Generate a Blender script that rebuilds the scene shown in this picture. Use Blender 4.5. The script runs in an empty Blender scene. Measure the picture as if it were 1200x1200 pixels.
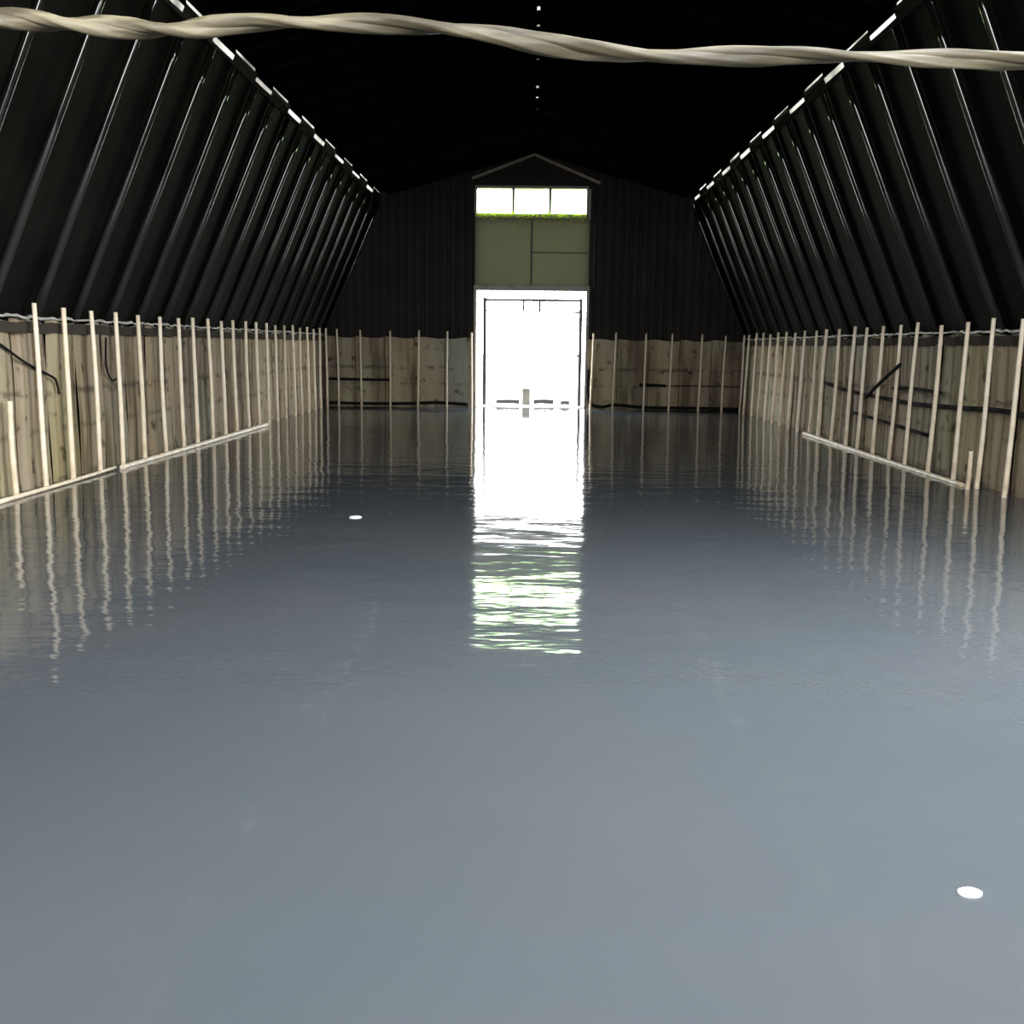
import bpy, math, random
from mathutils import Vector, Matrix
R = math.radians
rnd = random.Random(7)
scn = bpy.context.scene
col = scn.collection

# ------------------------------------------------------------------ camera
F_PX = 1200.0
cd = bpy.data.cameras.new('camera'); cam = bpy.data.objects.new('camera', cd); col.objects.link(cam)
cd.sensor_width = 36.0; cd.lens = 36.0 * F_PX / 1200.0; cd.clip_end = 600; cd.clip_start = 0.05
CAM_Z, PITCH, YAW, ROLL = 1.41, 9.2, 1.08, 0.70
cam.matrix_world = (Matrix.Translation((0, 0, CAM_Z)) @ Matrix.Rotation(R(YAW), 4, 'Z')
                    @ Matrix.Rotation(R(90 - PITCH), 4, 'X') @ Matrix.Rotation(R(ROLL), 4, 'Z'))
scn.camera = cam

# ------------------------------------------------------------------ world: even overcast sky
w = bpy.data.worlds.new('sky'); scn.world = w; w.use_nodes = True
bg = w.node_tree.nodes['Background']
bg.inputs['Color'].default_value = (0.93, 0.97, 1.0, 1); bg.inputs['Strength'].default_value = 4.0

# ------------------------------------------------------------------ exposure
vs = scn.view_settings
vs.view_transform = 'Standard'; vs.look = 'None'; vs.gamma = 1.0; vs.use_curve_mapping = False
vs.exposure = 2.85
scn.cycles.use_denoising = True
scn.cycles.caustics_reflective = False; scn.cycles.caustics_refractive = False
scn.cycles.max_bounces = 8; scn.cycles.diffuse_bounces = 4; scn.cycles.glossy_bounces = 4
scn.cycles.transparent_max_bounces = 8

# ------------------------------------------------------------------ main measures (metres)
HW = 4.8            # half width of the basin
Y0, Y1 = -1.3, 23.8 # front and back ends
WT = 1.63           # top of the lined wall above the water
KX, KZ = 3.50, 4.74 # knee between steep side slope and flat upper roof
RZ = 5.74           # ridge
BAY = 0.88          # rafter spacing
NB = int(round((Y1 - Y0) / BAY)); BAY = (Y1 - Y0) / NB
DX0, DX1, DZ = -1.33, 1.20, 2.66       # back doorway
TX0, TX1, TZ0, TZ1 = -1.33, 1.15, 4.36, 4.90   # transom above it
ROOF_GAP = (4, 6)                          # bays on the right without upper sheets, unseen gap added to light the water
SIDE = (4, 8)                           # bays without side sheets on the right, unseen gap added to light the near water
FU = (-3.3, 3.3, 2.9, 4.65)             # front upper opening, unseen, sized for the light it lets in

def portal(name, loc, direction, sx, sy):
    l = bpy.data.lights.new(name, 'AREA'); l.shape = 'RECTANGLE'; l.size = sx; l.size_y = sy
    l.cycles.is_portal = True
    o = bpy.data.objects.new(name, l); col.objects.link(o); o.location = loc
    o.rotation_euler = Vector(direction).to_track_quat('-Z', 'Y').to_euler()
    return o
portal('portal_doorway', ((DX0 + DX1) / 2, Y1 + .05, DZ / 2), (0, -1, 0), DX1 - DX0, DZ)
portal('portal_transom', ((TX0 + TX1) / 2, Y1 + .12, (TZ0 + TZ1) / 2), (0, -1, 0), TX1 - TX0, TZ1 - TZ0)
portal('portal_front_gable', ((FU[0] + FU[1]) / 2, Y0 - .05, (FU[2] + FU[3]) / 2), (0, 1, 0), FU[1] - FU[0], FU[3] - FU[2])
_hx, _hz = Vector((-KX, 0, RZ - KZ - .06)), (ROOF_GAP[1] - ROOF_GAP[0]) * BAY
p_ = portal('portal_roof', (KX / 2, Y0 + (ROOF_GAP[0] + ROOF_GAP[1]) / 2 * BAY, (RZ + KZ) / 2 + .12), (-.27, 0, -1), 1, 1)
_n = Vector((-.275, 0, -.96)).normalized(); _y = Vector((0, 1, 0)); _x = _y.cross(-_n)
p_.rotation_euler = Matrix((_x, _y, -_n)).transposed().to_euler()
p_.data.size = _hx.length - .05; p_.data.size_y = _hz

q_ = portal('portal_side', ((HW + KX) / 2 + .12, Y0 + (SIDE[0] + SIDE[1]) / 2 * BAY, (WT + KZ) / 2 + .04), (-1, 0, -.4), 1, 1)
_n = Vector((-(KZ - WT), 0, -(HW + .06 - KX))).normalized(); _x = _y.cross(-_n)
q_.rotation_euler = Matrix((_x, _y, -_n)).transposed().to_euler()
q_.data.size = 3.2; q_.data.size_y = (SIDE[1] - SIDE[0]) * BAY

# ------------------------------------------------------------------ helpers
def tag(o, label=None, cat=None, group=None, kind=None):
    if label: o['label'] = label
    if cat: o['category'] = cat
    if group: o['group'] = group
    if kind: o['kind'] = kind
    return o

def empty(name, loc=(0, 0, 0), **k):
    o = bpy.data.objects.new(name, None); col.objects.link(o); o.location = loc; o.empty_display_size = .1
    return tag(o, **k)

def link(name, me, parent=None, loc=None, **k):
    o = bpy.data.objects.new(name, me); col.objects.link(o)
    if parent:
        o.parent = parent
    if loc is not None: o.location = loc
    return tag(o, **k)

class MB:
    def __init__(s): s.v = []; s.f = []; s.sm = []
    def box(s, x0, x1, y0, y1, z0, z1):
        b = len(s.v)
        s.v += [(x, y, z) for x in (x0, x1) for y in (y0, y1) for z in (z0, z1)]
        s.f += [tuple(b + i for i in q) for q in ((0, 1, 3, 2), (4, 6, 7, 5), (0, 4, 5, 1), (2, 3, 7, 6), (0, 2, 6, 4), (1, 5, 7, 3))]
        s.sm += [False] * 6; return s
    def sweep(s, pts, prof, up=None, smooth=False):
        """closed profile [(a,b)] carried along points; a = side, b = up"""
        b = len(s.v); P = [Vector(p) for p in pts]
        for i, p in enumerate(P):
            t = (P[min(i + 1, len(P) - 1)] - P[max(i - 1, 0)]).normalized()
            u = Vector(up if up else (0, 0, 1))
            if abs(t.dot(u)) > .95 and not up: u = Vector((1, 0, 0))
            a = t.cross(u).normalized(); u2 = a.cross(t).normalized()
            pr = prof(i) if callable(prof) else prof
            s.v += [tuple(p + a * q[0] + u2 * q[1]) for q in pr]; n = len(pr)
        for i in range(len(P) - 1):
            for j in range(n):
                k = (j + 1) % n
                s.f.append((b + i * n + j, b + i * n + k, b + (i + 1) * n + k, b + (i + 1) * n + j)); s.sm.append(smooth)
        s.f.append(tuple(b + j for j in reversed(range(n)))); s.sm.append(False)
        s.f.append(tuple(b + (len(P) - 1) * n + j for j in range(n))); s.sm.append(False)
        return s
    def tube(s, pts, r, n=8):
        rr = r if isinstance(r, (list, tuple)) else [r] * len(pts)
        return s.sweep(pts, lambda i: [(rr[i] * math.cos(2 * math.pi * j / n), rr[i] * math.sin(2 * math.pi * j / n)) for j in range(n)], smooth=True)
    def mesh(s, name, m):
        me = bpy.data.meshes.new(name); me.from_pydata(s.v, [], s.f)
        me.polygons.foreach_set('use_smooth', s.sm); me.materials.append(m); me.update()
        return me
    def build(s, name, m, parent=None, **k):
        return link(name, s.mesh(name, m), parent, **k)

# ------------------------------------------------------------------ materials
def mat(name, rough=.6, base=(.5, .5, .5), spec=.5):
    m = bpy.data.materials.new(name); m.use_nodes = True
    b = m.node_tree.nodes['Principled BSDF']
    b.inputs['Base Color'].default_value = (*base, 1); b.inputs['Roughness'].default_value = rough
    b.inputs['Specular IOR Level'].default_value = spec
    return m, m.node_tree, b
def nd(t, kind, **k):
    n = t.nodes.new(kind)
    for a, v in k.items(): setattr(n, a, v)
    return n
def ramp(t, src, stops):
    r = nd(t, 'ShaderNodeValToRGB'); e = r.color_ramp.elements
    while len(e) < len(stops): e.new(.5)
    for i, (p, c) in enumerate(stops): e[i].position = p; e[i].color = (*c, 1) if len(c) == 3 else c
    t.links.new(src, r.inputs[0]); return r
def noise(t, vec, scale, detail=3, sc=(1, 1, 1)):
    mp = nd(t, 'ShaderNodeMapping'); mp.inputs['Scale'].default_value = sc; t.links.new(vec, mp.inputs[0])
    n = nd(t, 'ShaderNodeTexNoise'); n.inputs['Scale'].default_value = scale; n.inputs['Detail'].default_value = detail
    t.links.new(mp.outputs[0], n.inputs[0]); return n
def mixc(t, fac, a, b, blend='MIX'):
    n = nd(t, 'ShaderNodeMix', data_type='RGBA', blend_type=blend)
    for s, v in ((0, fac), (6, a), (7, b)):
        if hasattr(v, 'is_output'): t.links.new(v, n.inputs[s])
        else: n.inputs[s].default_value = v if s == 0 else ((*v, 1) if len(v) == 3 else v)
    return n.outputs[2]

def tarp_material():
    m, t, b = mat('liner_tarp', .85, spec=.12)
    geo = nd(t, 'ShaderNodeNewGeometry'); oi = nd(t, 'ShaderNodeObjectInfo')
    pos = geo.outputs['Position']
    tint = ramp(t, noise(t, pos, .35, 2).outputs[0], [(.32, (.35, .37, .28)), (.45, (.42, .315, .22)), (.55, (.385, .325, .225)), (.68, (.44, .39, .20))])
    each = ramp(t, oi.outputs['Random'], [(0, (.27, .28, .24)), (.5, (.43, .335, .245)), (1, (.39, .36, .23))])
    c = mixc(t, .45, tint.outputs[0], each.outputs[0])
    streak = ramp(t, noise(t, pos, 3.0, 4, (1, 2.6, .12)).outputs[0], [(.36, (.24, .19, .14)), (.49, (.78, .72, .65)), (.6, (1, 1, 1))])
    c = mixc(t, .8, c, streak.outputs[0], 'MULTIPLY')
    blot = ramp(t, noise(t, pos, 5, 4, (1, 1, .8)).outputs[0], [(.30, (.2, .17, .14)), (.40, (1, 1, 1))])
    c = mixc(t, .9, c, blot.outputs[0], 'MULTIPLY')
    # mildew spots gathered in two level bands
    sep = nd(t, 'ShaderNodeSeparateXYZ'); t.links.new(pos, sep.inputs[0])
    bands = ramp(t, sep.outputs[2], [(0, (0, 0, 0)), (.02, (.7, .7, .7)), (.07, (0, 0, 0)), (.47, (0, 0, 0)), (.53, (.5, .5, .5)), (.58, (0, 0, 0)), (.83, (0, 0, 0)), (.90, (.8, .8, .8)), (.96, (0, 0, 0))])
    sp = ramp(t, noise(t, pos, 4.5, 3, (1, 1, 1.6)).outputs[0], [(.47, (0, 0, 0)), (.56, (1, 1, 1))])
    f = mixc(t, 1.0, bands.outputs[0], sp.outputs[0], 'MULTIPLY')
    c = mixc(t, f, c, (.07, .055, .04))
    t.links.new(c, b.inputs['Base Color'])
    bp = nd(t, 'ShaderNodeBump'); bp.inputs['Strength'].default_value = .35; bp.inputs['Distance'].default_value = .02
    t.links.new(noise(t, pos, 6, 4, (1, 1.6, .5)).outputs[0], bp.inputs['Height']); t.links.new(bp.outputs[0], b.inputs['Normal'])
    return m
def bamboo_material(name, stops):
    m, t, b = mat(name, .42)
    tc = nd(t, 'ShaderNodeTexCoord'); oi = nd(t, 'ShaderNodeObjectInfo')
    n = noise(t, tc.outputs['Object'], 7, 4, (1, 1, .35))
    c = ramp(t, n.outputs[0], stops)
    h = ramp(t, oi.outputs['Random'], [(0, (.72, .74, .66)), (.35, (1, .97, .92)), (1, (1, 1, 1))])
    t.links.new(mixc(t, 1, c.outputs[0], h.outputs[0], 'MULTIPLY'), b.inputs['Base Color'])
    return m
def sheet_material(name, c0, c1, rough, spec=.5):
    m, t, b = mat(name, rough, c0, spec)
    geo = nd(t, 'ShaderNodeNewGeometry'); oi = nd(t, 'ShaderNodeObjectInfo')
    n = noise(t, geo.outputs['Position'], 1.7, 5)
    c = ramp(t, n.outputs[0], [(.35, c0), (.7, c1)])
    h = ramp(t, oi.outputs['Random'], [(0, (.7, .7, .7)), (1, (1.0, 1.0, 1.0))])
    t.links.new(mixc(t, 1, c.outputs[0], h.outputs[0], 'MULTIPLY'), b.inputs['Base Color'])
    return m
def water_material():
    m, t, b = mat('pond_water', .06, (.080, .100, .118), .5)
    b.inputs['IOR'].default_value = 1.333
    geo = nd(t, 'ShaderNodeNewGeometry'); pos = geo.outputs['Position']
    n1 = noise(t, pos, 1.1, 2, (.55, 1.0, 1)); n2 = noise(t, pos, 3.4, 3, (.45, 1.0, 1))
    mx = nd(t, 'ShaderNodeMath', operation='MULTIPLY_ADD'); t.links.new(n2.outputs[0], mx.inputs[0]); mx.inputs[1].default_value = .42
    hf = nd(t, 'ShaderNodeMath', operation='MULTIPLY'); hf.inputs[1].default_value = .5; t.links.new(n1.outputs[0], hf.inputs[0])
    t.links.new(hf.outputs[0], mx.inputs[2])
    bp = nd(t, 'ShaderNodeBump'); bp.inputs['Strength'].default_value = 1.0; bp.inputs['Distance'].default_value = .016
    t.links.new(mx.outputs[0], bp.inputs['Height']); t.links.new(bp.outputs[0], b.inputs['Normal'])
    c = ramp(t, noise(t, pos, .5, 3).outputs[0], [(.35, (.056, .065, .072)), (.65, (.065, .070, .075))])
    t.links.new(c.outputs[0], b.inputs['Base Color'])
    return m
def pane_material():
    m, t, b = mat('pane_glass', .1); t.nodes.remove(b)
    tr = nd(t, 'ShaderNodeBsdfTransparent'); tr.inputs[0].default_value = (.80, .95, .66, 1)
    gl = nd(t, 'ShaderNodeBsdfGlossy'); gl.inputs['Roughness'].default_value = .05
    mx = nd(t, 'ShaderNodeMixShader'); mx.inputs[0].default_value = .06
    t.links.new(tr.outputs[0], mx.inputs[1]); t.links.new(gl.outputs[0], mx.inputs[2])
    t.links.new(mx.outputs[0], t.nodes['Material Output'].inputs[0]); return m
def dimming_material():  # uneven tint that cuts the sky seen through the roof slits
    m, t, b = mat('dimming_film', .3); t.nodes.remove(b)
    tr = nd(t, 'ShaderNodeBsdfTransparent'); df = nd(t, 'ShaderNodeBsdfDiffuse'); df.inputs[0].default_value = (.2, .19, .17, 1)
    g_ = nd(t, 'ShaderNodeNewGeometry')
    c = ramp(t, noise(t, g_.outputs['Position'], 1.3, 3).outputs[0], [(.32, (.10, .098, .09)), (.48, (.20, .195, .18)), (.66, (.3, .3, .29))])
    t.links.new(c.outputs[0], tr.inputs[0])
    mx = nd(t, 'ShaderNodeMixShader'); mx.inputs[0].default_value = .15
    t.links.new(tr.outputs[0], mx.inputs[1]); t.links.new(df.outputs[0], mx.inputs[2])
    t.links.new(mx.outputs[0], t.nodes['Material Output'].inputs[0]); return m
def translucent_material(name, c, tc, rough=.5, fac=.5):
    m, t, b = mat(name, rough, c)
    tl = nd(t, 'ShaderNodeBsdfTranslucent'); tl.inputs[0].default_value = (*tc, 1)
    mx = nd(t, 'ShaderNodeMixShader'); mx.inputs[0].default_value = fac
    t.links.new(b.outputs[0], mx.inputs[1]); t.links.new(tl.outputs[0], mx.inputs[2])
    t.links.new(mx.outputs[0], t.nodes['Material Output'].inputs[0]); return m, t, b

M = {
 'tarp': tarp_material(),
 'bamboo': bamboo_material('bamboo', [(.25, (.66, .50, .33)), (.45, (.90, .76, .57)), (.7, (.95, .85, .68))]),
 'old_bamboo': bamboo_material('aged_bamboo', [(.25, (.10, .08, .06)), (.6, (.20, .16, .11))]),
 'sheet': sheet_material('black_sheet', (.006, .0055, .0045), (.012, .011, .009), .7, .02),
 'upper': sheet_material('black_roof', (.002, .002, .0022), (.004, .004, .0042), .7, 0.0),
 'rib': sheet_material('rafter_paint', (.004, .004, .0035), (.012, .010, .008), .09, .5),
 'back': sheet_material('back_sheet', (.010, .008, .006), (.022, .016, .011), .6, .15),
 'water': water_material(), 'pane': pane_material(),
 'dimming': dimming_material(),
 'cloth': mat('dark_cloth', .95, (.06, .05, .04), .05)[0],
 'metal': mat('dark_metal', .45, (.03, .03, .032))[0],
 'rubber': mat('black_rubber', .85, (.010, .010, .010), .1)[0],
 'foam': mat('white_foam', .6, (.92, .92, .90))[0],
 'concrete': sheet_material('concrete', (.20, .20, .19), (.32, .31, .29), .85),
 'ground': sheet_material('pale_soil', (.40, .37, .32), (.52, .49, .43), .95),
 'plastic': translucent_material('pale_plastic', (.62, .60, .55), (.5, .48, .43), .35, .3)[0],
 'moss': translucent_material('moss', (.16, .18, .03), (.45, .5, .06), .7, .6)[0],
 'weed': mat('weed_leaf', .6, (.10, .12, .03))[0],
}
_m, _t, _b = translucent_material('twisted_film', (.20, .175, .13), (.20, .16, .09), .55, .3)
_tc = nd(_t, 'ShaderNodeTexCoord')
_c = ramp(_t, noise(_t, _tc.outputs['Object'], 24, 4, (.10, 1, 1)).outputs[0], [(.36, (.06, .048, .028)), (.52, (.13, .108, .065)), (.68, (.30, .255, .165))])
_t.links.new(_c.outputs[0], _b.inputs['Base Color']); M['film'] = _m
_m, _t, _b = translucent_material('dirty_fibreglass', (.16, .16, .12), (.12, .122, .085), .7, .5)  # translucency also stands in for the glare veil over this panel
_g = nd(_t, 'ShaderNodeNewGeometry')
_s = nd(_t, 'ShaderNodeSeparateXYZ'); _t.links.new(_g.outputs['Position'], _s.inputs[0])
M['fibre'] = _m

def rough_below(m):
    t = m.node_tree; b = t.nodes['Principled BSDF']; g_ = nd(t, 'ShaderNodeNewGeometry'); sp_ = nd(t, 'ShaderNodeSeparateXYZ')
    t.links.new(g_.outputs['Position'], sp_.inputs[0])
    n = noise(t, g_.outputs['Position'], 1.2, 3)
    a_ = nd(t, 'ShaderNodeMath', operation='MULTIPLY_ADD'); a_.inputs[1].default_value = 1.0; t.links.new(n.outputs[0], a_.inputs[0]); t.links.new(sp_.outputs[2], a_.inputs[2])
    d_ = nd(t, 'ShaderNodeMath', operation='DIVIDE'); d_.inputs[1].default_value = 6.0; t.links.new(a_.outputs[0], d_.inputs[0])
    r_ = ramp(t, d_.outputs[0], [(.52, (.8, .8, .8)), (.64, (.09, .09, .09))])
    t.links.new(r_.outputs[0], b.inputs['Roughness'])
rough_below(M['rib'])   # lower half set rougher to keep the highlight streaks high on the rafters

# ------------------------------------------------------------------ setting: water, ground
wb = MB(); wb.v = [(-HW - .2, Y0 + .3, 0), (HW + .2, Y0 + .3, 0), (HW + .2, Y1 + .25, 0), (-HW - .2, Y1 + .25, 0)]; wb.f = [(0, 1, 2, 3)]; wb.sm = [False]
wb.build('water', M['water'], label='still blue grey water filling the long basin', kind='structure')
g = MB().box(-60, 60, Y1 + .25, Y1 + 150, -.5, .03)
g.build('ground_back', M['ground'], label='pale bank outside the far doorway', kind='structure')
g = MB().box(-60, 60, Y0 - 100, Y0 + .3, -.5, .12)
g.build('ground_front', M['ground'], kind='structure')

# ------------------------------------------------------------------ side walls with their lining panels
PB = 0.655
def panel_mesh(seed, h, wdt):
    """a hanging liner panel in the local xz plane (x along the wall), facing -y; folded-back edges"""
    r = random.Random(seed); nx, nz = 7, 9; b = MB(); ph = [r.uniform(0, 6.28) for _ in range(4)]
    def d(u, v):
        return .012 * math.sin(u * 7 + ph[0] + v * 1.5) * (.4 + .6 * v) + .008 * math.sin(v * 9 + ph[1]) + .006 * math.sin(u * 15 + ph[2])
    for j in range(nz + 1):
        for i in range(nx + 1):
            u, v = i / nx, j / nz
            e = .035 if i in (0, nx) else 0
            top = (.02 * math.sin(u * 5 + ph[3])) if j == nz else 0
            b.v.append((u * wdt, -d(u, v) + e, -.5 + v * (h + .5) + top))
    for j in range(nz):
        for i in range(nx):
            a = j * (nx + 1) + i
            b.f.append((a, a + 1, a + nx + 2, a + nx + 1)); b.sm.append(True)
    return b.mesh('liner_panel', M['tarp'])
pans = [panel_mesh(s, WT - .03, PB - .012) for s in range(8)]

def side_wall(name, sgn, label):
    e = MB().box(sgn * (HW + .05) if sgn > 0 else -HW - .2, HW + .2 if sgn > 0 else -HW - .05, Y0, Y1 + .2, -.5, WT - .02)
    o = e.build(name, M['sheet'], label=label, kind='structure')
    n = int((Y1 - Y0) / PB)
    off = .28 if sgn < 0 else .10
    for k in range(n + 1):
        y = Y1 - off - (k + 1) * PB + .4
        p = link('liner_panel', pans[rnd.randrange(8)], o)
        if sgn < 0: p.location = (-HW + rnd.uniform(-.006, .006), y + PB, 0); p.rotation_euler = (0, 0, -math.pi / 2); p.rotation_euler = (0, 0, math.pi / 2); p.location.y = y
        else: p.location = (HW + rnd.uniform(-.006, .006), y + PB, 0); p.rotation_euler = (0, 0, -math.pi / 2)
    return o
side_wall('wall_left', -1, 'left basin wall hung with brown grey liner panels')
side_wall('wall_right', 1, 'right basin wall hung with greenish grey liner panels')

# ------------------------------------------------------------------ back wall
def prism_xz(b, pts, y0, y1):
    n = len(pts); s = len(b.v)
    b.v += [(x, y0, z) for x, z in pts] + [(x, y1, z) for x, z in pts]
    b.f.append(tuple(s + i for i in range(n))); b.f.append(tuple(s + n + i for i in reversed(range(n)))); b.sm += [False] * 2
    for i in range(n):
        j = (i + 1) % n; b.f.append((s + i, s + n + i, s + n + j, s + j)); b.sm.append(False)
def roof_z(x):
    x = abs(x)
    if x <= KX: return RZ - (RZ - KZ) * x / KX
    return KZ - (KZ - WT) * (x - KX) / (HW + .06 - KX)
bw = MB()
Q = HW + .06
prism_xz(bw, [(-Q, -.5), (DX0, -.5), (DX0, WT), (-Q, WT)], Y1 + .08, Y1 + .2)
prism_xz(bw, [(DX1, -.5), (Q, -.5), (Q, WT), (DX1, WT)], Y1 + .08, Y1 + .2)
prism_xz(bw, [(-Q, WT), (DX0, WT), (DX0, roof_z(DX0) + .065), (-KX - .03, KZ + .065)], Y1 + .08, Y1 + .2)
prism_xz(bw, [(DX1, WT), (Q, WT), (KX + .03, KZ + .065), (DX1, roof_z(DX1) + .065)], Y1 + .08, Y1 + .2)
prism_xz(bw, [(DX0, TZ1), (DX1, TZ1), (DX1, roof_z(DX1) + .065), (0, RZ + .065), (DX0, roof_z(DX0) + .065)], Y1 + .08, Y1 + .2)
wall_back = bw.build('wall_back', M['back'], label='dark back wall around the bright doorway', kind='structure')
# vertical profiled sheets above the liner
def profiled(x0, x1, z0, zt):
    b = MB(); n = 3; W = (x1 - x0) / n; xs = []
    for i in range(n):
        xs += [(x0 + W * (i + .0), 0), (x0 + W * (i + .62), 0), (x0 + W * (i + .70), .03), (x0 + W * (i + .92), .03)]
    xs.append((x1, 0))
    for x, d in xs: b.v += [(x, Y1 + .07 - d, z0), (x, Y1 + .07 - d, zt(x))]
    for i in range(len(xs) - 1):
        b.f.append((2 * i, 2 * i + 2, 2 * i + 3, 2 * i + 1)); b.sm.append(False)
    return b
SW = .575
for side in (-1, 1):
    a = -Q if side < 0 else DX1
    e = DX0 if side < 0 else Q
    n = 6; W = (e - a) / n
    for i in range(n):
        profiled(a + i * W, a + (i + 1) * W - .004, WT - .1, lambda x: max(WT, roof_z(x) - .02)).build('wall_sheet', M['back'], wall_back)
# liner panels on the back wall
for a, e in ((-HW, DX0 - .02), (DX1 + .02, HW)):
    n = 5; W = (e - a) / n
    for i in range(n):
        p = link('liner_panel', pans[rnd.randrange(8)], wall_back)
        p.location = (a + i * W, Y1 + rnd.uniform(0, .01), 0); p.scale = (W / PB, 1, .985)
# dirty panel between doorway and transom, in four boards
for i, (a, e, z0, z1) in enumerate(((DX0, -.06, DZ + .10, TZ0 - .1), (-.10, DX1, DZ + .10, 3.52), (-.10, DX1, 3.50, TZ0 - .1))):
    MB().box(a - .03 * (i == 0), e + .03 * (i > 0), Y1 + .03 + .003 * i, Y1 + .045 + .003 * i, z0, z1).build('fibreglass_panel', M['fibre'], wall_back, label='grimy green grey panel above the doorway')
# moss along the transom sill: tufts
mo = MB()
for i in range(420):
    x = rnd.uniform(TX0, TX1); z = TZ0 + .12 - abs(rnd.gauss(0, .07)); y = Y1 - .015 - rnd.random() * .07
    h = rnd.uniform(.03, .10); dx = rnd.uniform(-.03, .03); s = len(mo.v)
    mo.v += [(x - .008, y, z - .14), (x + .008, y, z - .14), (x + dx, y - .03, z - .14 + h)]; mo.f.append((s, s + 1, s + 2)); mo.sm.append(False)
mo.build('moss', M['moss'], wall_back, kind='stuff', label='yellow green moss fringe under the transom')
# gable rafters above transom
gr = MB()
gr.sweep([(-1.43, Y1 - .03, 5.10), (-.04, Y1 - .03, 5.62)], [(-.03, -.03), (.03, -.03), (.03, .03), (-.03, .03)])
gr.build('gable_brace', M['old_bamboo'], wall_back)
gr = MB(); gr.sweep([(-.04, Y1 - .03, 5.62), (1.43, Y1 - .03, 5.02)], [(-.03, -.03), (.03, -.03), (.03, .03), (-.03, .03)])
gr.build('gable_brace', M['old_bamboo'], wall_back)

# ------------------------------------------------------------------ doorway and transom
door = empty('door_1', ((DX0 + DX1) / 2, Y1 + .1, 0), label='open bright doorway in the back wall', kind='structure')
def part(b, name, m, parent, **k):
    o = b.build(name, m, parent, **k); o.matrix_parent_inverse = Matrix.Translation(-Vector(parent.location)); return o
part(MB().box(DX0 - .05, DX0 + .012, Y1 - .02, Y1 + .22, 0, DZ), 'jamb', M['old_bamboo'], door)
part(MB().box(DX1 - .012, DX1 + .05, Y1 - .02, Y1 + .22, 0, DZ), 'jamb', M['old_bamboo'], door)
part(MB().box(DX0 - .05, DX1 + .05, Y1 - .02, Y1 + .22, DZ, DZ + .11), 'lintel', M['old_bamboo'], door)
part(MB().box(DX0, DX1, Y1 + .02, Y1 + .25, -.4, .012), 'sill', M['concrete'], door)
GY = Y1 + .5
gate = empty('gate_frame', (0, GY, .03), label='thin dark metal gate frame standing just outside the far doorway', cat='gate')
for nm, a in (('post', (-1.19, -1.11, GY, GY + .05, .03, 2.52)), ('post', (1.05, 1.13, GY, GY + .05, .03, 2.52)),
              ('top_rail', (-1.12, 1.06, GY, GY + .05, 2.44, 2.50)), ('lower_rail', (-1.12, -.25, GY + .01, GY + .03, 2.22, 2.245)), ('lower_rail', (.18, 1.06, GY + .01, GY + .03, 2.19, 2.215)),
              ('bracket', (-.27, -.22, GY, GY + .04, 2.22, 2.44)), ('bracket', (.10, .15, GY, GY + .04, 2.19, 2.44)), ('hinge', (1.0, 1.06, GY, GY + .05, 1.18, 1.23)), ('hinge', (.90, 1.06, GY, GY + .05, 2.18, 2.23))):
    part(MB().box(*a), nm, M['metal'], gate)
win = empty('window_1', ((TX0 + TX1) / 2, Y1 + .1, TZ0), label='three pane transom window glowing above the doorway', kind='structure')
fb = MB()
for a in ((TX0 - .03, TX1 + .03, Y1, Y1 + .2, TZ0 - .1, TZ0), (TX0 - .03, TX1 + .03, Y1, Y1 + .2, TZ1, TZ1 + .06),
          (TX0 - .05, TX0 + .01, Y1, Y1 + .2, TZ0, TZ1), (TX1 - .01, DX1 + .04, Y1, Y1 + .2, TZ0 - .1, TZ1)): fb.box(*a)
part(fb, 'window_frame', M['old_bamboo'], win)
W3 = (TX1 - TX0) / 3
for i in (1, 2):
    part(MB().box(TX0 + i * W3 - .03, TX0 + i * W3 + .03, Y1, Y1 + .15, TZ0, TZ1), 'mullion', M['old_bamboo'], win)
for i in range(3):
    part(MB().box(TX0 + i * W3 + .03, TX0 + (i + 1) * W3 - .03, Y1 + .06, Y1 + .07, TZ0, TZ1), 'pane', M['pane'], win)

# ------------------------------------------------------------------ front wall behind the camera (gable opened to let light in)
fw = MB()
def fr(x0, x1, z0, z1): fw.box(x0, x1, Y0 - .1, Y0, z0, z1)
fr(-Q, Q, -.5, FU[2])
prism_xz(fw, [(-Q, FU[2]), (FU[0], FU[2]), (FU[0], FU[3]), (-KX - .1, FU[3])], Y0 - .1, Y0)
prism_xz(fw, [(FU[1], FU[2]), (Q, FU[2]), (KX + .1, FU[3]), (FU[1], FU[3])], Y0 - .1, Y0)
prism_xz(fw, [(-KX - .1, FU[3]), (KX + .1, FU[3]), (KX, KZ), (0, RZ + .05), (-KX, KZ)], Y0 - .1, Y0)
fw.build('wall_front', M['back'], kind='structure')

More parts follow.
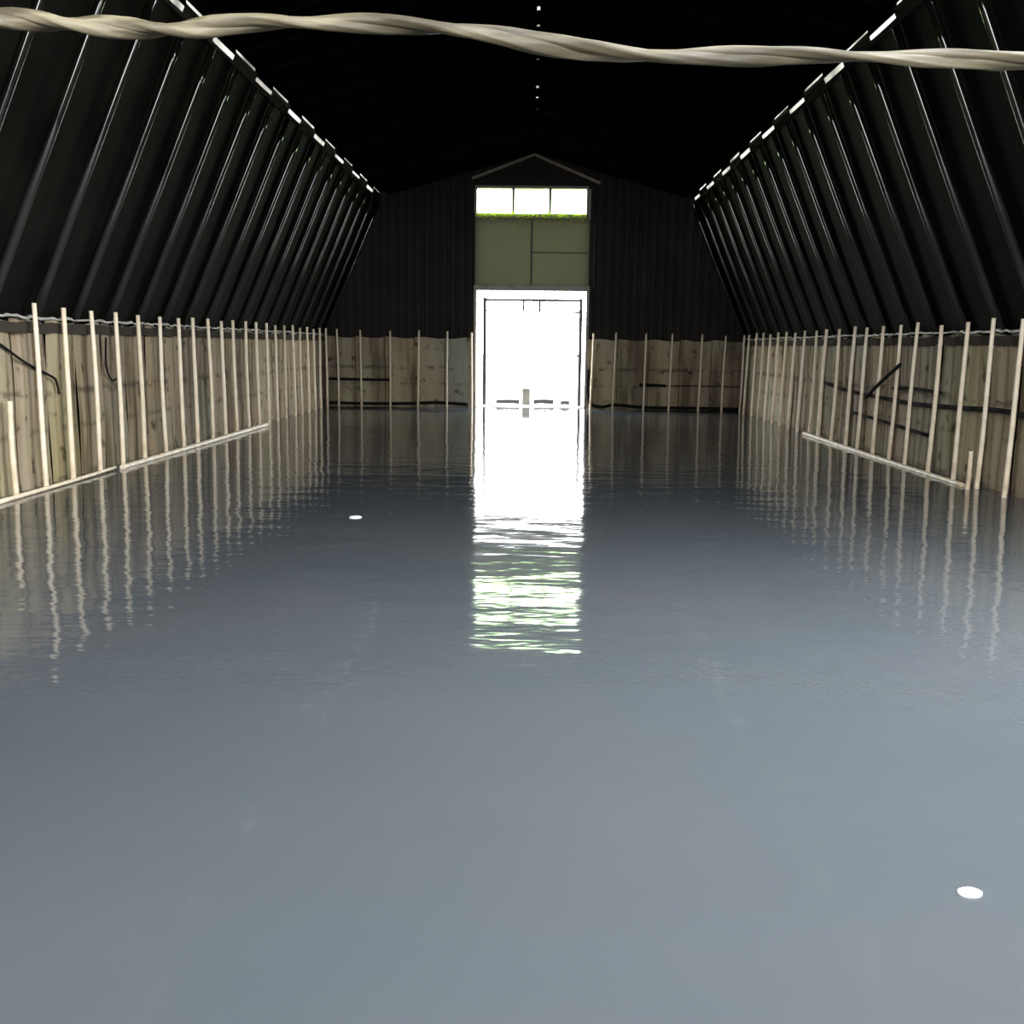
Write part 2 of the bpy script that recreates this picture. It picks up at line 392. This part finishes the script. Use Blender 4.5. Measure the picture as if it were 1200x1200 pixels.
# ------------------------------------------------------------------ roof: side sheets, upper sheets, rafters, ridge caps
roof = empty('ceiling', (0, Y0, RZ), label='black gambrel roof of sheets and rafters over the basin', kind='structure')
_n1 = Vector((KZ - WT, 0, HW + .06 - KX)).normalized()   # outward normal of the right slope (x, z)
def side_sheet(sgn, k):
    y0, y1 = Y0 + k * BAY - .05, Y0 + (k + 1) * BAY + (.25 if k == NB - 1 else .05)
    t1 = 1.0 - (.026 if (k + (sgn > 0)) % 2 else 0) + rnd.uniform(-.004, .004)
    o = .005 * (k % 2)
    b = MB(); A = Vector((HW + .06, 0, WT - .03)); B = Vector((KX, 0, KZ)); B = A + (B - A) * t1
    ys = [y0]; ds = [0]
    for c in (.2, .4, .6, .8): ys.append(y0 + (y1 - y0) * c); ds.append(-.012 * math.sin(math.pi * c))
    ys.append(y1); ds.append(0)
    for y, d in zip(ys, ds):
        for P in (A, B):
            p = P + _n1 * (o - d)
            b.v.append((sgn * p.x, y, p.z))
    for i in range(len(ys) - 1):
        q = (2 * i, 2 * i + 2, 2 * i + 3, 2 * i + 1)
        b.f.append(q if sgn > 0 else q[::-1]); b.sm.append(False)
    part(b, 'side_sheet', M['sheet'], roof)
    return t1, A + (B - A) * t1
def upper_sheet(sgn, k, B):
    y0, y1 = Y0 + k * BAY - .05, Y0 + (k + 1) * BAY + (.25 if k == NB - 1 else .05)
    o = .004 * (k % 2); E = Vector((KX + .03, 0, KZ + .055)); T = Vector((.02, 0, RZ))
    b = MB()
    for y in (y0, y1):
        for P in (E, T):
            for dz in (o, o + .01): b.v.append((sgn * P.x, y, P.z + dz))
    b.f = [(0, 2, 6, 4), (1, 5, 7, 3), (0, 4, 5, 1), (2, 3, 7, 6), (0, 1, 3, 2), (4, 6, 7, 5)]; b.sm = [False] * 6
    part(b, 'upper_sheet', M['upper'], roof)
    if B.z < KZ - .04:   # a hanging board shuts the top of the gap where the side sheet stops short
        part(MB().box(sgn * (KX + .012), sgn * (KX + .022), y0 + .05, y1 - .05, KZ - .035, KZ + .06), 'eave_board', M['upper'], roof)
    h = MB().box(sgn * (KX + .026), sgn * (KX + .029), y0 + .05, y1 - .05, KZ - .16, KZ + .07)
    part(h, 'eave_film', M['dimming'], roof)  # film added over the eave slit to dim the sky behind it
RIBP = [(-.034, .0)] + [(.034 * math.cos(math.pi - a_ * math.pi / 8), .034 + .032 * math.sin(a_ * math.pi / 8)) for a_ in range(9)] + [(.034, .0)]
def sm_prof(b0): return b0
for sgn in (-1, 1):
    for k in range(NB):
        if sgn > 0 and SIDE[0] <= k < SIDE[1]: B = Vector((KX, 0, KZ))
        else: t1, B = side_sheet(sgn, k)
        if not (sgn > 0 and ROOF_GAP[0] <= k < ROOF_GAP[1]): upper_sheet(sgn, k, B)
    for k in range(NB + 1):
        y = min(max(Y0 + k * BAY, Y0 + .04), Y1 + .03)
        b = MB(); n = 8; pts = []
        wob = rnd.uniform(-.015, .015)
        for i in range(n + 1):
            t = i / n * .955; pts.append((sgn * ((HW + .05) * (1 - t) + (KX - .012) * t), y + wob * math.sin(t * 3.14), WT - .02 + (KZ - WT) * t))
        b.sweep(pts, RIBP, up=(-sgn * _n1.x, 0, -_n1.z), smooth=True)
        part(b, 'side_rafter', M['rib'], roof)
        b = MB(); b.sweep([(sgn * (KX - .16), y, KZ + .05), (sgn * .02, y, RZ - .02)], [(-.03, -.05), (.03, -.05), (.03, 0), (-.03, 0)], up=(0, 0, 1))
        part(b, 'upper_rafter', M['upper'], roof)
y = Y0
while y < Y1:
    ln = rnd.uniform(.55, .95); gp = rnd.choice((.0, .05, .1, .18, .3))
    yy = min(y + ln, Y1 + .1); b = MB()
    b.v = [(x, q, z) for q in (y, yy) for x, z in ((-.22, RZ - .045), (0, RZ + .03), (.22, RZ - .045), (.22, RZ - .035), (0, RZ + .04), (-.22, RZ - .035))]
    b.f = [(0, 1, 7, 6), (1, 2, 8, 7), (2, 3, 9, 8), (3, 4, 10, 9), (4, 5, 11, 10), (5, 0, 6, 11), (5, 4, 1, 0), (4, 3, 2, 1), (6, 7, 10, 11), (7, 8, 9, 10)]; b.sm = [False] * 10
    part(b, 'ridge_cap', M['upper'], roof); y = yy + gp
for k in range(NB):
    part(MB().box(-.10, .10, Y0 + k * BAY, Y0 + (k + 1) * BAY - .002, RZ + .05, RZ + .053), 'ridge_film', M['dimming'], roof)  # film added above the ridge gaps to dim their light

# ------------------------------------------------------------------ pale folded hem along both wall tops
for n_, sgn in ((1, -1), (2, 1)):
    r = random.Random(n_); b = MB(); pts = []; rr = []
    y = 7.0
    while y < Y1 - .05:
        pts.append((sgn * (HW - .028 + r.uniform(-.010, .010)), y, WT - .005 + r.uniform(-.012, .012))); rr.append(r.uniform(.010, .020)); y += .09
    b.tube(pts, rr, 7)
    b.build('trim_%d' % n_, M['plastic'], label='crumpled pale plastic hem along the top of the %s wall' % ('left' if sgn < 0 else 'right'), kind='structure')
    # darker folded band beneath it
    b = MB(); pts = []
    y = 7.0
    while y < Y1 - .05: pts.append((sgn * (HW - .018), y, WT - .10 + r.uniform(-.01, .01))); y += .16
    b.sweep(pts, [(-.014, -.05), (.014, -.05), (.012, .05), (-.012, .05)], up=(0, 0, 1))
    b.build('trim_%d' % (n_ + 2), M['cloth'], label='dark folded band under the hem of the %s wall' % ('left' if sgn < 0 else 'right'), kind='structure')

# ------------------------------------------------------------------ bamboo poles
def pole(name, p0, p1, r, label, cat='pole', group=None, m='bamboo', bend=.012, seed=0):
    q = random.Random(seed); P0, P1 = Vector(p0), Vector(p1); L = (P1 - P0).length; d = (P1 - P0) / L
    side = d.cross(Vector((0, 1, 0)) if abs(d.y) < .7 else Vector((0, 0, 1))).normalized(); s2 = d.cross(side)
    pts = []; rr = []; z = 0; ph = q.uniform(0, 6.28); st = q.uniform(.22, .30)
    a1, a2 = q.uniform(-bend, bend), q.uniform(-bend, bend)
    ks = [0.0]
    while z + st < L: z += st; ks += [z - .012, z, z + .012]
    ks.append(L) if ks[-1] < L else ks.__setitem__(-1, L)
    for t in ks:
        f = math.sin(3.14159 * t / L); g2 = math.sin(6.28 * t / L + ph)
        pts.append(tuple(P0 + d * t + side * (a1 * f + .003 * g2) + s2 * (a2 * f * .6) - P0)); 
        node = 1.14 if any(abs(t - k) < 1e-6 for k in ks[2::3]) and t < L else 1.0
        rr.append(r * (1.04 - .2 * t / L) * node)
    b = MB().tube(pts, rr, 8)
    o = b.build(name, M[m]); o.location = p0
    return tag(o, label, cat, group)
ORD = ['', 'first', 'second', 'third', 'fourth', 'fifth', 'sixth', 'seventh', 'eighth', 'ninth', 'tenth', 'eleventh', 'twelfth', 'thirteenth', 'fourteenth',
       'fifteenth', 'sixteenth', 'seventeenth', 'eighteenth', 'nineteenth', 'twentieth', 'twenty-first', 'twenty-second', 'twenty-third', 'twenty-fourth']
PX = HW - .12
left_y = [9.80, 10.45, 11.10, 11.73, 12.40, 13.08, 13.76, 14.40, 15.03, 15.69, 16.36, 17.08, 17.72, 18.4, 19.02, 19.7, 20.35, 21.0, 21.65, 22.3, 22.95, 23.6]
for i, y in enumerate(left_y):
    y *= .985
    x = -PX + rnd.uniform(-.008, .02); ly = rnd.uniform(-.03, .03)
    pole('bamboo_pole', (x + .015, y + ly, -.45), (x, y - ly * .3, 1.745 + rnd.uniform(-.03, .02)), .029 - .003 * rnd.random(),
         'pale upright bamboo pole on the left wall, %s full-height one from the near end' % ORD[i + 1], group='bamboo poles along the left wall', seed=i)
right_y = [10.07, 10.72, 11.38, 12.08, 12.80, 13.42, 14.10, 14.72, 15.30, 16.02, 16.72, 17.32, 18.05, 18.7, 19.4, 20.0, 20.7, 21.3, 22.0, 22.65, 23.3]
for i, y in enumerate(right_y):
    y *= .996
    x = PX + rnd.uniform(-.02, .008); ly = rnd.uniform(-.02, .06)
    r_ = .029 - .004 * rnd.random()
    pole('bamboo_pole', (x - .04, y + ly, -.45), (x, y, 1.73 + rnd.uniform(-.03, .03)), r_,
         'pale upright bamboo pole on the right wall, %s full-height one from the near end' % ORD[i + 1], group='bamboo poles along the right wall', seed=40 + i)
bl = [-4.50, -3.97, -3.28, -2.62, -1.97, -1.42]; brr = [1.37, 1.88, 2.56, 3.15, 3.83, 4.36]
for i, x in enumerate(reversed(bl)):
    pole('bamboo_pole', (x + rnd.uniform(-.03, .03), Y1 - .12, -.45), (x, Y1 - .12, 1.75 + rnd.uniform(-.05, .03)), .026,
         'pale upright bamboo pole on the back wall, %s left of the doorway' % ORD[i + 1], group='bamboo poles on the back wall', seed=80 + i)
for i, x in enumerate(brr):
    pole('bamboo_pole', (x - rnd.uniform(.02, .06), Y1 - .12, -.45), (x, Y1 - .12, 1.72 + rnd.uniform(-.05, .03)), .026,
         'pale upright bamboo pole on the back wall, %s right of the doorway' % ORD[i + 1], group='bamboo poles on the back wall', seed=90 + i)
pole('bamboo_stake', (-PX + .005, 9.13, -.4), (-PX - .01, 9.13, .87), .028, 'short bamboo stake cut off at mid height at the near end of the left wall', 'stake', seed=120)
pole('bamboo_stake', (PX - .17, 10.64, -.4), (PX - .16, 10.60, .40), .027, 'short bamboo stake in the water before the right wall, at the rail end', 'stake', seed=121)
# rails lying along the waterline
pole('bamboo_rail', (-PX + .062, 8.6, .02), (-PX + .062, 11.2, .03), .022, 'thin near length of bamboo rail lying along the waterline of the left wall', 'rail', seed=130)
pole('bamboo_rail', (-PX + .10, 17.6, .022), (-PX + .10, 11.3, .018), .036, 'thick far length of bamboo rail lying along the waterline of the left wall', 'rail', seed=131)
pole('bamboo_rail', (PX - .112, 17.3, .022), (PX - .112, 10.85, .012), .033, 'long bamboo rail lying along the waterline of the right wall', 'rail', seed=132)

# ------------------------------------------------------------------ dark sticks, hoses, cables
def line(name, pts, r, label, cat, m='rubber', n=7):
    P = [Vector(p) for p in pts]; out = []
    for i in range(len(P) - 1):
        p0, p1, p2, p3 = P[max(i - 1, 0)], P[i], P[i + 1], P[min(i + 2, len(P) - 1)]
        for s in range(6):
            t = s / 6
            out.append(.5 * ((2 * p1) + (p2 - p0) * t + (2 * p0 - 5 * p1 + 4 * p2 - p3) * t * t + (3 * p1 - p0 - 3 * p2 + p3) * t ** 3))
    out.append(P[-1])
    o = MB().tube([tuple(p - P[0]) for p in out], r, n).build(name, M[m]); o.location = P[0]
    return tag(o, label, cat)
HX = HW - .045
line('hose', [(HX, 17.0, 0.89), (HX, 15.8, 0.81), (HX, 14.4, 0.78), (HX, 13, 0.76), (HX, 11.6, 0.79), (HX, 10.4, 0.82), (HX, 9.0, 0.75)], .026, 'long black hose running level across the right wall behind the poles', 'hose')
line('stick', [(HX - .145, 14.35, .77), (HX - .145, 13.8, .99), (HX - .145, 13.1, 1.24)], .024, 'short black stick slanting across poles on the right wall', 'stick', 'rubber')
line('batten', [(HX, 13.7, .92), (HX, 13.0, .95), (HX, 12.1, .93)], .018, 'short dark batten above the hose on the right wall', 'batten', 'rubber')
line('batten', [(HX, 15.4, .50), (HX, 14.3, .47), (HX, 12.4, .41)], .022, 'dark batten below the hose on the right wall', 'batten', 'rubber')
line('cable', [(-HX, 8.8, 1.47), (-HX, 9.1, 1.39), (-HX, 9.6, 1.20), (-HX, 10.1, 1.06), (-HX, 10.2, 1.0), (-HX, 10.24, .88)], .012, 'thin black cable drooping across the left wall near the photo edge', 'cable')
line('cable', [(-HX, 11.45, 1.45), (-HX, 11.42, 1.15), (-HX, 11.55, .98), (-HX, 11.75, 1.0)], .011, 'thin black hooked cable hanging on the left wall beside the fourth pole', 'cable')
line('batten', [(-4.72, Y1 - .03, .62), (-4.0, Y1 - .035, .61), (-3.32, Y1 - .03, .61)], .032, 'dark batten across the back wall, left of the doorway', 'batten', 'rubber')
line('batten', [(2.45, Y1 - .03, .57), (3.05, Y1 - .03, .55)], .034, 'short thick dark batten on the back wall, right of the doorway', 'batten', 'rubber')
line('cable', [(3.05, Y1 - .03, .55), (4.0, Y1 - .03, .56), (4.75, Y1 - .03, .55)], .010, 'thin dark cable across the back wall beside the short batten', 'cable')
line('hose', [(-4.75, Y1 - .05, .07), (-4.0, Y1 - .05, .06), (-3.0, Y1 - .05, .07), (-2.2, Y1 - .05, .10), (-1.5, Y1 - .05, .07)], .035, 'black hose along the waterline of the back wall, left of the doorway', 'hose')
line('hose', [(1.27, Y1 - .05, .9), (1.26, Y1 - .06, .4), (1.34, Y1 - .05, .12), (1.6, Y1 - .05, .05), (1.9, Y1 - .05, .10), (2.6, Y1 - .05, .05), (3.6, Y1 - .05, .05), (4.75, Y1 - .05, .04)], .036, 'black hose dropping beside the doorway and along the right back waterline', 'hose')

# ------------------------------------------------------------------ things on the bank beyond the doorway
BY = Y1 + .75
o = MB(); o.sweep([(-.16, BY, .03), (-.16, BY, .40), (-.16, BY, .43)], lambda i: [(q[0] * (.10, .10, .085)[i], q[1] * (.10, .10, .085)[i]) for q in ((-1, -.8), (-.8, -1), (.8, -1), (1, -.8), (1, .8), (.8, 1), (-.8, 1), (-1, .8))]); 
tag(o.build('bollard', M['concrete']), 'short grey concrete bollard standing in the far doorway', 'bollard')
def log(x0, x1, z, r, label):
    o = line('log', [(x0, BY + .05, z), ((x0 + x1) / 2, BY + .07, z + .01), (x1, BY + .05, z)], r, label, 'log', 'metal', 9)
log(-.88, -.32, .10, .055, 'dark log on the bank left of the bollard')
log(.02, .50, .11, .06, 'dark log on the bank right of the bollard')
log(.66, .88, .09, .05, 'small dark log by the right door post')
rg = random.Random(3)
for nm, cx, lab in (('weed_plant', .30, 'sparse weed growing behind the right log beyond the doorway'), ('weed_plant', .78, 'sparse weed growing by the right gate post')):
    root = empty(nm, (cx, BY + .3, .03), label=lab, cat='plant', group=None)
    b = MB(); lf = MB()
    for s in range(7):
        a = rg.uniform(0, 6.28); h = rg.uniform(.2, .42); tip = (math.cos(a) * .14, math.sin(a) * .14, h)
        b.tube([(0, 0, 0), (tip[0] * .4, tip[1] * .4, h * .6), tip], [.006, .005, .003], 5)
        for q in range(4):
            f = .4 + .2 * q; c = Vector((tip[0] * f, tip[1] * f, h * f)); d = Vector((rg.uniform(-1, 1), rg.uniform(-1, 1), .4)).normalized() * .09
            sd = d.cross(Vector((0, 0, 1))).normalized() * .022; i0 = len(lf.v)
            lf.v += [tuple(c), tuple(c + d * .5 + sd), tuple(c + d), tuple(c + d * .5 - sd)]; lf.f.append((i0, i0 + 1, i0 + 2, i0 + 3)); lf.sm.append(False)
    b.build('stem', M['weed'], root); lf.build('foliage', M['weed'], root)

# ------------------------------------------------------------------ twisted film rope across the near end
RY = 3.0
sag = [(-4.30, 2.40), (-3.0, 2.34), (-2.0, 2.31), (-1.497, 2.294), (-1.354, 2.283), (-1.211, 2.275), (-1.068, 2.267), (-0.949, 2.268), (-0.782, 2.285), (-0.616, 2.288), (-0.427, 2.284), (-0.238, 2.272),
       (-0.12, 2.258), (0.022, 2.234), (0.164, 2.217), (0.305, 2.207), (0.516, 2.208), (0.75, 2.21), (0.984, 2.205), (1.217, 2.202), (1.333, 2.2), (2.0, 2.20), (3.0, 2.23), (4.34, 2.30)]
cp = [Vector((x, RY, z)) for x, z in sag]
sp = []
for i in range(len(cp) - 1):
    p0, p1, p2, p3 = cp[max(i - 1, 0)], cp[i], cp[i + 1], cp[min(i + 2, len(cp) - 1)]
    m_ = max(2, int((p2 - p1).length / .02))
    for s in range(m_):
        t = s / m_
        sp.append(.5 * ((2 * p1) + (p2 - p0) * t + (2 * p0 - 5 * p1 + 4 * p2 - p3) * t * t + (3 * p1 - p0 - 3 * p2 + p3) * t ** 3))
sp.append(cp[-1])
rope = empty('twisted_rope', sp[0], label='thick rope of twisted beige plastic film stretched across the top of the shed', cat='rope')
N = len(sp)
for k in range(2):
    pts = []; rr = []; q = random.Random(60 + k); acc = 3.14 * k + .6; A = []
    for i, p in enumerate(sp):
        x = p.x
        pitch = .55 if x < -.9 else (.85 if x < -.2 else 1.15)
        acc += 6.283 * (sp[i] - sp[i - 1]).length / pitch if i else 0
        R0 = .0105
        pts.append(tuple(p + Vector((0, math.cos(acc) * R0, math.sin(acc) * R0 * (.75 if k else .95))))); A.append(acc)
        rr.append(.0195 + .0022 * math.sin(i * .09 + k) + .001 * math.sin(i * .53 + 2 * k) - .0015 * (x > .3))
    def prof(i, rr=rr, A=A, k=k):
        out = []
        for j in range(20):
            a_ = 2 * math.pi * j / 20; m = 1 + .07 * math.sin(5 * a_ + k + .6 * math.sin(i * .05)) + .05 * math.sin(8 * a_ + 2 * k)
            u, v = 1.0 * m * math.cos(a_), .74 * m * math.sin(a_); c, s_ = math.cos(-A[i]), math.sin(-A[i])
            out.append((rr[i] * (u * c - v * s_), rr[i] * (u * s_ + v * c)))
        return out
    part(MB().sweep(pts, prof, up=(0, 0, 1), smooth=True), 'strand', M['film'], rope)

# ------------------------------------------------------------------ floats on the water
def puck(name, loc, rx, ry, h, label, cat, seed):
    q = random.Random(seed); b = MB(); n = 18; rings = [(.80, -.4), (1.0, -.1), (1.0, .45), (.86, .85), (.45, 1.0)]
    for s, z in rings:
        for j in range(n):
            a = 2 * math.pi * j / n; k = s * (1 + .06 * math.sin(2 * a + 1) + .03 * math.sin(5 * a + seed))
            b.v.append((rx * k * math.cos(a), ry * k * math.sin(a), h * z))
    for i in range(len(rings) - 1):
        for j in range(n):
            b.f.append((i * n + j, i * n + (j + 1) % n, (i + 1) * n + (j + 1) % n, (i + 1) * n + j)); b.sm.append(True)
    b.f.append(tuple(range((len(rings) - 1) * n, len(rings) * n))); b.sm.append(True)
    b.f.append(tuple(reversed(range(n)))); b.sm.append(False)
    o = b.build(name, M['foam']); o.location = loc; return tag(o, label, cat)
puck('foam_scrap', (1.172, 2.53, 0), .031, .026, .008, 'white oval foam scrap floating on the water at lower right', 'foam', 1)
puck('foam_scrap', (-1.447, 8.30, 0), .048, .055, .010, 'small white foam scrap floating far out near the left', 'foam', 2)
